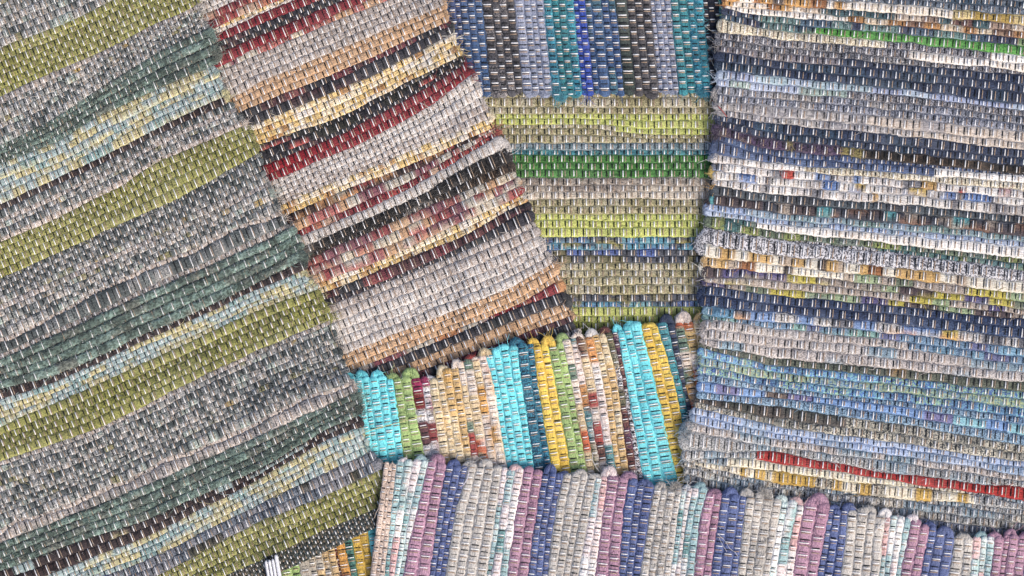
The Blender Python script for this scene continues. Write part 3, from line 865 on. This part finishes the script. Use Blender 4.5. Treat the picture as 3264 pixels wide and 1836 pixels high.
# ------------------------------------------------------------------ 3 red rug
red_edge = [(1340, -160), (1403, 0), (1424, 30), (1423, 60), (1449, 127), (1475, 194), (1492, 224), (1522, 274), (1548, 346), (1566, 388), (1590, 426), (1606, 469), (1630, 528), (1668, 633), (1695, 688), (1710, 760), (1755, 827), (1780, 865), (1790, 933), (1815, 984), (1828, 1034), (1880, 1150), (1920, 1250)]
red = Rug('rag_rug', 'dark red, tan and beige striped rag rug slanting through the middle',
          (1200, 500), (.912, -.41), (.385, .923), 37.5, (-480, 640), edge_hi=red_edge, seed=13)
red.stripes([(560, -60), (1300, -390)], [
    ([(650, 46), (760, 0), (1400, -270)], rp('tan', 3) + rp('beigelt', 7)),
    ([(671, 93), (739, 63), (816, 30), (1400, -215)], rp('redprint', 2)),
    ([(676, 100), (816, 42), (917, 0), (1400, -200)], ['yellow']),
    ([(680, 112), (816, 54), (935, 2), (1400, -190)], ['creamrow']),
    ([(700, 130), (816, 80), (998, 8), (1400, -165)], ['darkred']),
    ([(700, 170), (816, 120), (1052, 20), (1400, -130)], ['black', 'black']),
    ([(720, 200), (816, 152), (985, 85), (1150, 10), (1400, -100)], ['darkred']),
    ([(720, 218), (816, 175), (985, 103), (1103, 53), (1196, 17), (1400, -75)], ['pinkprint']),
    ([(760, 300), (816, 266), (1407, 21)], rp('beige', 4)),
    ([(781, 352), (816, 336), (1112, 215), (1420, 74)], rp('tan', 3)),
    ([(781, 378), (816, 362), (1112, 236), (1424, 89)], ['blackred']),
    ([(800, 400), (985, 325), (1196, 236), (1430, 112)], ['black']),
    ([(841, 456), (1086, 372), (1281, 270), (1458, 182)], rp('yellow', 4)),
    ([(850, 526), (1112, 418), (1365, 278), (1463, 214)], ['oliveblk', 'oliveblk', 'black']),
    ([(879, 570), (1154, 455), (1323, 366), (1373, 335), (1470, 262)], rp('red', 2)),
    ([(900, 654), (1006, 606), (1196, 528), (1407, 439), (1555, 380)], rp('beigelt', 4) + rp('beige', 2)),
    ([(909, 686), (1112, 602), (1344, 509), (1574, 405)], ['yellow', 'yellow']),
    ([(960, 730), (1154, 645), (1281, 590), (1449, 495), (1590, 418)], ['darkprint', 'pinkprint']),
    ([(960, 752), (1154, 672), (1281, 616), (1449, 520), (1592, 430)], ['redprint']),
    ([(985, 778), (1217, 678), (1344, 622), (1449, 552), (1610, 473)], ['beigelt']),
    ([(989, 822), (1196, 732), (1365, 660), (1632, 545)], ['blackfuzz', 'blackfuzz']),
    ([(1010, 903), (1238, 819), (1449, 718), (1632, 637), (1670, 615)], rp('pinkprint', 3)),
    ([(1036, 931), (1238, 853), (1492, 745), (1632, 665), (1690, 640)], ['yellow', 'yellow']),
    ([(1044, 951), (1238, 889), (1513, 766), (1632, 693), (1692, 668)], ['blackred']),
    ([(1052, 973), (1302, 874), (1632, 735), (1698, 705)], ['black']),
    ([(1120, 1119), (1407, 1005), (1632, 916), (1742, 849)], rp('beige', 2) + rp('beigelt', 4)),
    ([(1137, 1174), (1344, 1093), (1632, 980), (1755, 910)], rp('tan', 3)),
    ([(1140, 1192), (1407, 1085), (1632, 990), (1792, 930)], ['mixrg']),
    ([(1150, 1215), (1238, 1182), (1632, 1026), (1800, 965)], ['black']),
    ([(1180, 1245), (1280, 1203), (1632, 1078), (1822, 1003)], rp('tan', 2)),
    ([(1200, 1300), (1700, 1100), (1840, 1045)], ['blackred', 'black']),
    ([(1250, 1400), (1750, 1200), (1890, 1145)], rp('beige', 4)),
])
red.loopout = .9; red.thr = .80; red.sl = 1.14; red.hzf = .50
red.build(TH, loops=(1,))

# ------------------------------------------------------------------ 4 turquoise rug
tq_edge = [(700, 1300), (900, 1230), (1115, 1203), (1255, 1210), (1310, 1204), (1366, 1214), (1400, 1200), (1466, 1166), (1551, 1132), (1600, 1116), (1702, 1100), (1771, 1102), (1813, 1080), (1868, 1076), (1944, 1062), (2016, 1044), (2071, 1042), (2122, 1036), (2172, 1034), (2215, 1028), (2420, 1000)]
turq = Rug('rag_rug', 'turquoise, yellow and green rag rug with upright stripes below the red rug',
           (1650, 1300), (.17, 1), (1, -.14), 37.0, (-290, 640), edge_lo=tq_edge, seed=14)
TQ = lambda *p: list(p)
turq.stripes([(800, 1250), (900, 1850)], [
    ([(860, 1250), (960, 1836)], rp('limegreen', 2)),
    ([(935, 1250), (1038, 1836)], rp('tangrey', 3)),
    ([(985, 1250), (1082, 1836)], rp('tangrey', 2)),
    ([(1012, 1250), (1070, 1735), (1092, 1836)], ['redbrown']),
    ([(1036, 1250), (1099, 1735), (1118, 1836)], ['ornred']),
    ([(1060, 1250), (1124, 1735), (1140, 1836)], ['tealbrn2']),
    ([(1110, 1205), (1175, 1720), (1195, 1836)], rp('mustardy', 2)),
    ([(1254, 1215), (1285, 1445), (1350, 1836)], rp('turq', 6)),
    ([(1310, 1222), (1349, 1435), (1410, 1836)], rp('limegreen', 2)),
    ([(1366, 1210), (1402, 1440), (1466, 1836)], rp('redwhite', 2)),
    ([(1466, 1210), (1500, 1435), (1560, 1836)], rp('tancream', 4)),
    ([(1551, 1140), (1572, 1224), (1610, 1460), (1680, 1836)], rp('pinkwhite', 4)),
    ([(1647, 1093), (1664, 1224), (1700, 1470), (1770, 1836)], rp('turq', 4)),
    ([(1702, 1110), (1716, 1224), (1754, 1477), (1820, 1836)], rp('tealdenim', 2)),
    ([(1746, 1102), (1771, 1224), (1818, 1494), (1880, 1836)], rp('yellowp', 2)),
    ([(1795, 1098), (1822, 1224), (1868, 1486), (1930, 1836)], rp('limegreen', 2)),
    ([(1890, 1080), (1923, 1224), (1961, 1494), (2030, 1836)], ['pinkwhite', 'rainbow', 'pinkwhite', 'rainbow']),
    ([(1932, 1076), (1970, 1224), (2000, 1477), (2080, 1836)], rp('tancream', 2)),
    ([(1970, 1068), (1999, 1224), (2048, 1515), (2120, 1836)], ['silver', 'silver']),
    ([(2048, 1060), (2088, 1224), (2156, 1524), (2230, 1836)], rp('turq', 3)),
    ([(2101, 1055), (2156, 1245), (2190, 1435), (2290, 1836)], rp('yellowp', 2)),
    ([(2151, 1038), (2190, 1245), (2240, 1435), (2340, 1836)], ['tealstr', 'navyteal']),
    ([(2232, 1022), (2280, 1245), (2340, 1500), (2420, 1836)], ['pinkwhite', 'ornwhite', 'tancream']),
    ([(2310, 1022), (2360, 1245), (2420, 1500), (2500, 1836)], rp('limegreen', 3)),
], wob=1.9)
turq.loopout = 1.35; turq.thr = .74; turq.hzf = .84; turq.loopmin = .88; turq.loopbase = .85
turq.build(TH, loops=(-1,))

# ------------------------------------------------------------------ 5 green rug (left)
g_edge = [(560, -180), (630, 0), (644, 55), (680, 122), (685, 160), (684, 224), (718, 304), (765, 375), (800, 414), (842, 562), (915, 722), (965, 768), (965, 865), (1025, 950), (1060, 1034), (1082, 1119), (1110, 1203), (1145, 1258), (1145, 1350), (1165, 1414), (1210, 1486), (1240, 1580), (1262, 1650), (1290, 1750)]
green = Rug('rag_rug', 'large olive, grey and plush dark green striped rag rug covering the left side',
            (600, 900), (.912, -.41), (.375, .927), 36.0, (-1080, 620), edge_hi=g_edge, seed=15, wave=.009)
green.stripes([(-200, 20), (500, -320)], [
    ([(-160, 235), (0, 152), (211, 72), (320, 21), (400, -20), (640, -130)], rp('olive', 2) + rp('greymix', 8)),
    ([(0, 308), (182, 222), (321, 165), (465, 89), (583, 38), (633, 13)], rp('olive', 7)),
    ([(0, 465), (169, 380), (363, 253), (519, 156), (650, 97)], ['greypink'] + rp('greymix', 4) + ['greydark', 'greymix']),
    ([(0, 522), (182, 452), (312, 372), (465, 300), (690, 205)], rp('plush', 4)),
    ([(0, 650), (139, 587), (304, 511), (528, 393), (722, 304)], rp('checkl', 5)),
    ([(0, 672), (139, 609), (304, 533), (528, 415), (735, 325)], ['brown']),
    ([(0, 772), (160, 705), (296, 637), (380, 600), (456, 542), (591, 477), (790, 395)], ['greydark', 'greypink', 'greymix', 'greydark', 'pink']),
    ([(0, 886), (203, 798), (380, 713), (591, 620), (820, 490)], rp('olive', 5)),
    ([(-150, 1015), (0, 945), (203, 860), (464, 745), (633, 672), (845, 560)], rp('greydark', 4)),
    ([(0, 1075), (300, 935), (464, 850), (633, 775), (900, 660)], ['greymix', 'greypink', 'greymix', 'greymix', 'greydark', 'greymix']),
    ([(0, 1090), (300, 955), (464, 868), (633, 800), (910, 680)], ['pink']),
    ([(0, 1128), (270, 1008), (464, 915), (633, 843), (925, 708)], ['greydark']),
    ([(0, 1144), (270, 1026), (464, 933), (633, 861), (816, 781), (930, 722)], ['greypink']),
    ([(0, 1240), (169, 1203), (363, 1114), (443, 1072), (633, 992), (781, 920), (960, 831)], rp('plush', 4)),
    ([(0, 1272), (169, 1222), (363, 1133), (443, 1092), (633, 1011), (781, 940), (985, 852)], ['brown']),
    ([(0, 1359), (211, 1270), (464, 1155), (816, 992), (1028, 916)], rp('checkl', 4)),
    ([(0, 1469), (296, 1372), (464, 1291), (591, 1224), (816, 1118), (1055, 1017)], ['olive', 'olivedk', 'olivedk', 'olive', 'olive']),
    ([(0, 1610), (296, 1500), (464, 1420), (816, 1255), (1095, 1140)], ['greypink', 'greymix', 'greydark', 'greymix', 'greymix', 'greydark', 'greymix']),
    ([(0, 1680), (203, 1600), (380, 1530), (549, 1455), (816, 1330), (1120, 1205)], ['greydark', 'greymix', 'greydark', 'greymix']),
    ([(0, 1705), (203, 1630), (380, 1552), (549, 1475), (816, 1355), (1125, 1222)], ['pink']),
    ([(0, 1731), (203, 1650), (380, 1583), (549, 1511), (816, 1393), (1027, 1297), (1140, 1249)], ['greypink']),
    ([(0, 1820), (296, 1710), (464, 1659), (676, 1562), (816, 1503), (1027, 1375), (1150, 1322)], rp('plush', 4)),
    ([(0, 1895), (296, 1775), (464, 1712), (676, 1604), (816, 1534), (1027, 1408), (1165, 1356)], ['brownck', 'brown']),
    ([(0, 1985), (296, 1850), (464, 1790), (816, 1612), (1137, 1460)], rp('checkl', 4)),
    ([(0, 2030), (500, 1835), (816, 1667), (1027, 1583), (1210, 1498)], ['greyblue', 'greyblue']),
    ([(0, 2140), (600, 1885), (816, 1790), (913, 1748), (1069, 1672), (1196, 1622), (1300, 1580)], ['olive', 'olive', 'olive', 'olivedk', 'olivedk']),
    ([(0, 2205), (700, 1910), (976, 1790), (1069, 1743), (1128, 1712), (1196, 1680), (1300, 1640)], rp('hemgreen', 7)),
])
green.loopout = 1.0; green.thr = .78; green.sl = 1.16; green.hzf = .50
green.build(TH, loops=(1,))

# ------------------------------------------------------------------ 6 blue and cream rug (right)
r_edge = [(2320, -170), (2312, 0), (2300, 60), (2286, 110), (2292, 177), (2290, 270), (2285, 350), (2284, 422), (2276, 507), (2280, 600), (2258, 650), (2250, 743), (2242, 819), (2250, 882), (2242, 950), (2246, 1034), (2236, 1098), (2236, 1152), (2228, 1249), (2214, 1296), (2195, 1372), (2180, 1440), (2176, 1477), (2190, 1515), (2180, 1680)]
right = Rug('rag_rug', 'blue, cream and navy rag rug of many thin stripes covering the right side',
            (2700, 700), (1, .105), (-.085, 1), 41.0, (-560, 800), edge_lo=r_edge, seed=16, wave=.007)
RR = [
    (-150, -145, -80, 'slate'), (-120, -115, -50, 'blugrey'), (-90, -86, -20, 'greyheather'), (-60, -58, 5, 'blugrey'), (-38, -34, 28, 'blugrey'), (-20, -13, 50, 'blugrey'),
    (5, 14, 80, [(3040, 'orange'), (None, 'mustard')]), (20, 33, 101, [(2560, 'orange'), (None, 'tealbrown')]), (29, 50, 122, [(2700, 'cream'), (None, 'creamorn')]),
    (47, 72, 146, 'greenteal'), (64, 94, 178, [(2600, 'greenteal'), (None, 'brightgreen')]), (104, 121, 203, [(2830, 'creamtweed'), (3160, 'greytweed'), (None, 'cream')]),
    (125, 146, 227, [(2900, 'greytweed'), (None, 'cream')]), (146, 168, 242, 'greytweed'), (168, 190, 270, [(2680, 'lilacgrey'), (None, 'denimnavy')]),
    (198, 215, 297, 'denimnavy'), (228, 241, 334, 'denimnavy'), (254, 266, 350, 'ltblue'), (278, 291, 372, [(2700, 'palegreen'), (None, 'greytweed')]),
    (303, 313, 397, 'greyheather'), (328, 338, 420, 'greyheather'), (352, 371, 452, [(2760, 'beigefuzz'), (None, 'beigeblk')]), (372, 393, 477, [(2900, 'beigefuzz'), (None, 'beigeblk')]),
    (388, 422, 507, 'denimnavy'), (405, 446, 530, 'denimnavy'), (437, 477, 553, [(2760, 'purplefuzz'), (None, 'brownblk')]), (456, 498, 562, 'denim'),
    (497, 520, 585, [(2980, 'denim'), (None, 'cream')]), (522, 539, 608, [(2560, 'creamprint'), (None, 'creamtweed')]), (546, 563, 632, 'creamprint'), (575, 591, 655, 'goldprint'),
    (599, 618, 690, [(2800, 'creamprint'), (None, 'goldprint')]), (628, 644, 714, 'slate'), (657, 676, 750, 'brownturq'), (679, 697, 772, [(2380, 'paleblue'), (None, 'bluegreen')]),
    (694, 715, 787, 'paleblue'), (700, 738, 825, [(2410, 'greenmot'), (None, 'cream')]), (731, 757, 842, 'greenmot'), (738, 762, 862, [(2800, 'hound'), (None, 'tealgreen')]),
    (790, 812, 900, 'hound'), (827, 842, 937, 'golden'), (855, 868, 962, [(2720, 'golden'), (None, 'purpleprint')]), (887, 892, 985, 'purpleprint'), (906, 917, 1003, 'beigeyel'),
    (921, 941, 1018, 'purpleprint'), (949, 967, 1045, 'navydeep'), (982, 995, 1080, 'navydeep'), (1010, 1023, 1110, [(2340, 'skyfuzz'), (None, 'orngblue')]),
    (1027, 1045, 1138, 'blueteal'), (1054, 1072, 1160, [(2900, 'pinkbeige'), (None, 'blueteal')]), (1086, 1104, 1188, 'pinkbeige'), (1112, 1140, 1218, 'pinkbeige'),
    (1128, 1165, 1249, 'darkolive'), (1153, 1187, 1273, 'bluespeck'), (1181, 1210, 1300, 'greenyel'), (1205, 1231, 1330, 'bluespeck'), (1228, 1247, 1355, 'bluegryspk'),
    (1255, 1266, 1387, 'aquaprint'), (1279, 1291, 1418, 'bluegryspk'), (1301, 1330, 1444, [(2700, 'darkbrn'), (None, 'creamspk')]), (1322, 1355, 1473, 'creamspk'), (1344, 1377, 1492, 'ltblue2'),
    (1369, 1399, 1515, 'ltblue2'), (1395, 1422, 1534, 'pinkbeige'), (1420, 1435, 1550, 'greyspk'), (1447, 1470, 1598, [(2408, 'greyspk'), (None, 'brightred')]),
    (1484, 1498, 1606, [(2320, 'greyspk'), (3080, 'creamplain'), (None, 'greyspk')]), (1492, 1530, 1622, [(2440, 'blkcream'), (2600, 'mustcream'), (3110, 'blkcream'), (None, 'greyspk')]),
    (1518, 1552, 1642, 'greyspk'), (1542, 1575, 1668, 'greyspk'), (1568, 1600, 1694, 'greyspk'), (1592, 1626, 1720, 'greyheather'), (1618, 1652, 1746, 'greyspk'),
]
RED_TOP = [(2310, 1440), (2405, 1444), (2448, 1436), (2532, 1449), (2575, 1467), (2625, 1467), (2701, 1477), (2744, 1494), (2769, 1498), (2828, 1511), (2904, 1513), (2997, 1522), (3081, 1539), (3166, 1545), (3264, 1551), (3464, 1578)]
RED_LOW = [(2310, 1462), (2405, 1458), (2448, 1473), (2532, 1486), (2575, 1494), (2625, 1494), (2701, 1507), (2744, 1515), (2769, 1521), (2828, 1528), (2904, 1539), (2997, 1558), (3081, 1562), (3166, 1579), (3264, 1598), (3464, 1630)]
CREAM_LOW = [(2310, 1484), (2448, 1498), (2600, 1520), (2750, 1540), (2900, 1553), (3081, 1572), (3264, 1610), (3464, 1640)]
FLECK_LOW = [(2310, 1504), (2448, 1538), (2600, 1552), (2750, 1574), (2900, 1592), (3081, 1604), (3264, 1626), (3464, 1654)]
rl = lambda yl, ym, yr: RED_TOP if (yl, ym) == (1420, 1435) else RED_LOW if (yl, ym) == (1447, 1470) else CREAM_LOW if (yl, ym) == (1484, 1498) else FLECK_LOW if (yl, ym) == (1492, 1530) else [(2310, yl), (2448, ym), (2860, ym + (yr - ym) * .46), (3264, yr), (3464, yr + (yr - ym) * .27)]
right.stripes(rl(-175, -170, -105), [(rl(a, b, c), [s]) for a, b, c, s in RR], smooth=6, wob=4.4)
right.thr = .84; right.hzf = .86
right.build(TH, loops=(-1,))

# ------------------------------------------------------------------ 7 lilac rug (bottom)
l_edge = [(1150, 1470), (1226, 1478), (1265, 1486), (1300, 1474), (1365, 1474), (1395, 1478), (1440, 1486), (1496, 1486), (1530, 1488), (1600, 1500), (1650, 1504), (1690, 1500), (1731, 1506), (1801, 1522), (1840, 1520), (1900, 1524), (1970, 1524), (2020, 1540), (2088, 1552), (2130, 1560), (2190, 1560), (2255, 1568), (2303, 1582), (2382, 1588), (2420, 1580), (2499, 1602), (2566, 1614), (2610, 1614), (2680, 1628), (2760, 1636), (2830, 1650), (2906, 1664), (2965, 1680), (3000, 1694), (3043, 1712), (3080, 1720), (3130, 1714), (3172, 1718), (3220, 1716), (3280, 1718), (3480, 1750)]
lilac = Rug('rag_rug', 'mauve, indigo and greige rag rug with upright stripes along the bottom edge',
            (2200, 1700), (-.17, 1), (1, .11), 38.0, (-290, 330), edge_lo=l_edge, seed=17)
lilac.stripes([(1226, 1473), (1180, 1836)], [
    ([(1264, 1482), (1226, 1836)], rp('hempink', 3)),
    ([(1365, 1477), (1306, 1722), (1285, 1836)], ['pastel', 'pinkpas', 'pastel', 'pastel']),
    ([(1422, 1482), (1386, 1689), (1369, 1836)], rp('mauve', 2)),
    ([(1496, 1477), (1449, 1646), (1420, 1836)], rp('indigo', 3)),
    ([(1601, 1486), (1576, 1667), (1551, 1836)], rp('greige', 4)),
    ([(1670, 1494), (1643, 1646), (1615, 1836)], ['pastel', 'pastel', 'pinkpas']),
    ([(1731, 1494), (1704, 1667), (1683, 1836)], rp('mauve', 2)),
    ([(1798, 1503), (1767, 1646), (1746, 1836)], rp('indigo', 3)),
    ([(1902, 1511), (1880, 1625), (1843, 1836)], rp('greige', 4)),
    ([(1938, 1520), (1923, 1625), (1898, 1836)], ['pastel', 'pinkpas']),
    ([(2004, 1520), (1985, 1646), (1972, 1836)], rp('mauve', 2)),
    ([(2088, 1536), (2068, 1646), (2040, 1836)], rp('indigo', 3)),
    ([(2175, 1545), (2160, 1646), (2135, 1836)], ['greige', 'greigefr', 'greigefr', 'greige']),
    ([(2255, 1558), (2232, 1646), (2211, 1836)], ['pastel', 'pinkpas', 'pastel', 'pastel']),
    ([(2303, 1562), (2287, 1667), (2265, 1836)], rp('mauve', 2)),
    ([(2382, 1570), (2367, 1689), (2350, 1836)], rp('indigo', 3)),
    ([(2492, 1591), (2475, 1689), (2452, 1836)], ['greige', 'greige', 'greigefr', 'greige']),
    ([(2566, 1596), (2545, 1700), (2528, 1836)], ['pastel', 'pastel', 'pinkpas']),
    ([(2644, 1612), (2630, 1689), (2604, 1836)], rp('mauve', 2)),
    ([(2706, 1612), (2693, 1731), (2680, 1836)], rp('indigo', 3)),
    ([(2824, 1629), (2811, 1731), (2803, 1836)], rp('greige', 4)),
    ([(2906, 1650), (2891, 1731), (2870, 1836)], ['pinkpas', 'pastel', 'pinkpas', 'pastel']),
    ([(2965, 1659), (2950, 1752), (2934, 1836)], rp('mauve', 2)),
    ([(3043, 1693), (3035, 1773), (3022, 1836)], rp('indigo', 3)),
    ([(3102, 1710), (3094, 1836)], rp('greige', 2)),
    ([(3172, 1701), (3157, 1836)], ['pastel', 'pastel', 'pastel']),
    ([(3275, 1715), (3260, 1836)], rp('mauve', 4)),
    ([(3360, 1725), (3345, 1836)], rp('indigo', 3)), ([(3450, 1735), (3435, 1836)], rp('greige', 3)),
], wob=1.9)
lilac.loopout = 1.4; lilac.thr = .74; lilac.hzf = .84; lilac.loopmin = .88; lilac.loopbase = .85
lilac.build(TH, loops=(-1,))


# ------------------------------------------------------------------ loose threads hanging off the rugs
def loose(rug, pts, hexc, rad=1.0, lift=14):
    pts = np.array(pts, float)
    t = np.linspace(0, len(pts) - 1, len(pts) * 6)
    i = np.arange(len(pts))
    # smooth polyline
    x = np.interp(t, i, pts[:, 0]); y = np.interp(t, i, pts[:, 1])
    k = np.array([1, 2, 3, 2, 1]) / 9.0
    xs = np.convolve(np.pad(x, 2, mode='edge'), k, 'valid'); ys = np.convolve(np.pad(y, 2, mode='edge'), k, 'valid')
    tx = np.gradient(xs); ty = np.gradient(ys); l = np.hypot(tx, ty) + 1e-6
    nx, ny = -ty / l, tx / l
    base = sample(HMAP, xs, ys) + (lift * np.sin(np.linspace(0.25, math.pi - .25, len(xs))) * .5 + 3) * S
    an = np.arange(4) / 4 * 2 * math.pi
    X = xs[:, None] + nx[:, None] * np.cos(an)[None] * rad; Y = ys[:, None] + ny[:, None] * np.cos(an)[None] * rad
    Z = base[:, None] + np.sin(an)[None] * rad * S
    V = to_world(X.ravel(), Y.ravel(), Z.ravel())
    c = np.repeat(lin(hexc)[None], len(V), 0)
    ab = np.stack([X.ravel() * .1, Y.ravel() * .1, np.zeros(len(V))], -1)
    mesh_obj('loose_thread', V, tube_faces(len(xs), 4), M_COTTON, rug.root, (ab, c, c * .9))


loose(green, [(1150, 1382), (1210, 1362), (1280, 1345), (1335, 1328), (1345, 1322)], '#d8cf8c', 1.2)
loose(lilac, [(2285, 1700), (2310, 1722), (2325, 1748), (2345, 1762), (2352, 1775)], '#e8e4e6', .6)
loose(lilac, [(2290, 1710), (2302, 1735), (2318, 1760)], '#e8e4e6', .55)
loose(lilac, [(1495, 1500), (1490, 1525), (1478, 1545), (1466, 1552)], '#e8e0f0', 1.0)
loose(lilac, [(2790, 1690), (2815, 1665), (2838, 1645), (2848, 1618)], '#f2ece8', 1.2)
loose(lilac, [(2788, 1700), (2800, 1680), (2826, 1660)], '#f2ece8', 1.0)
loose(turq, [(1890, 1440), (1888, 1465), (1900, 1490), (1915, 1508)], '#efe8e0', 1.0)
loose(red, [(1535, 1005), (1545, 985), (1560, 975), (1580, 985)], '#e0d8d0', .9)
loose(right, [(2268, 318), (2285, 335), (2300, 350), (2318, 374)], '#b04a40', 1.6)
loose(right, [(2245, 80), (2262, 96), (2280, 104)], '#d8d0c0', .9)
loose(right, [(2262, 180), (2275, 210), (2288, 226)], '#d8d0c0', .9)


# ------------------------------------------------------------------ white ribbed tag on the hem of the green rug
def box_mesh(name, x0, x1, y0, y1, z0, z1, mat, parent, ang, org, rnd=0.0, seg=1):
    """rounded bar laid flat: x across, y along (towards the picture's lower edge)"""
    n = 9
    ys = np.concatenate([y0 + rnd * (1 - np.cos(np.linspace(0, math.pi / 2, 5))), np.linspace(y0 + rnd * 1.4, y1, 4)])
    sc = np.concatenate([np.maximum(.12, np.sin(np.linspace(0, math.pi / 2, 5))), np.ones(4)]) if rnd > 0 else np.ones(n)
    xc, hw = (x0 + x1) / 2, (x1 - x0) / 2
    an = np.arange(10) / 10 * 2 * math.pi
    cx_ = np.sign(np.cos(an)) * np.abs(np.cos(an)) ** .6; cz = np.sign(np.sin(an)) * np.abs(np.sin(an)) ** .6
    X = xc + hw * sc[:, None] * cx_[None]; Y = np.repeat(ys[:, None], 10, 1)
    Z = (z0 + z1) / 2 + (z1 - z0) / 2 * np.maximum(sc, .5)[:, None] * cz[None]
    ca, sa = math.cos(ang), math.sin(ang)
    PX = org[0] + X * ca - Y * sa; PY = org[1] + X * sa + Y * ca
    zb = float(sample(HMAP, np.array([org[0] + 20.0]), np.array([org[1] + 40.0]))[0])
    V = to_world(PX.ravel(), PY.ravel(), (zb + Z * S).ravel())
    nV = len(V)
    F = tube_faces(n, 10)
    o = mesh_obj(name, V, F, mat, parent)
    # close the ends
    import bmesh
    bm = bmesh.new(); bm.from_mesh(o.data)
    bm.verts.ensure_lookup_table()
    bm.faces.new([bm.verts[i] for i in range(10)]); bm.faces.new([bm.verts[nV - 10 + i] for i in range(9, -1, -1)])
    bm.normal_update(); bm.to_mesh(o.data); bm.free()
    return o


M_TAG = thread_mat('white_plastic', '#eeeef0', '#dcdce0', 0.4, 0.5)
M_TAGG = thread_mat('grey_plastic', '#8a8a8e', '#77777c', 0.4, 0.5)
tag = bpy.data.objects.new('ribbed_tag', None); COL.objects.link(tag)
props(tag, 'white ribbed plastic tag lying on the hem of the green rug at the bottom edge', 'tag')
TO, TA = (842, 1786), -0.17
box_mesh('backing_plate', -2, 47, 6, 150, 4, 9, M_TAGG, tag, TA, TO)
for i in range(4):
    w = 10.0 if i < 3 else 13.0
    x = 0.5 + i * 11.2
    box_mesh('rib', x, x + w - 1.4, 2 - i * 1.2 - (10 if i == 3 else 0), 150, 7, 16, M_TAG, tag, TA, TO, rnd=7.0)
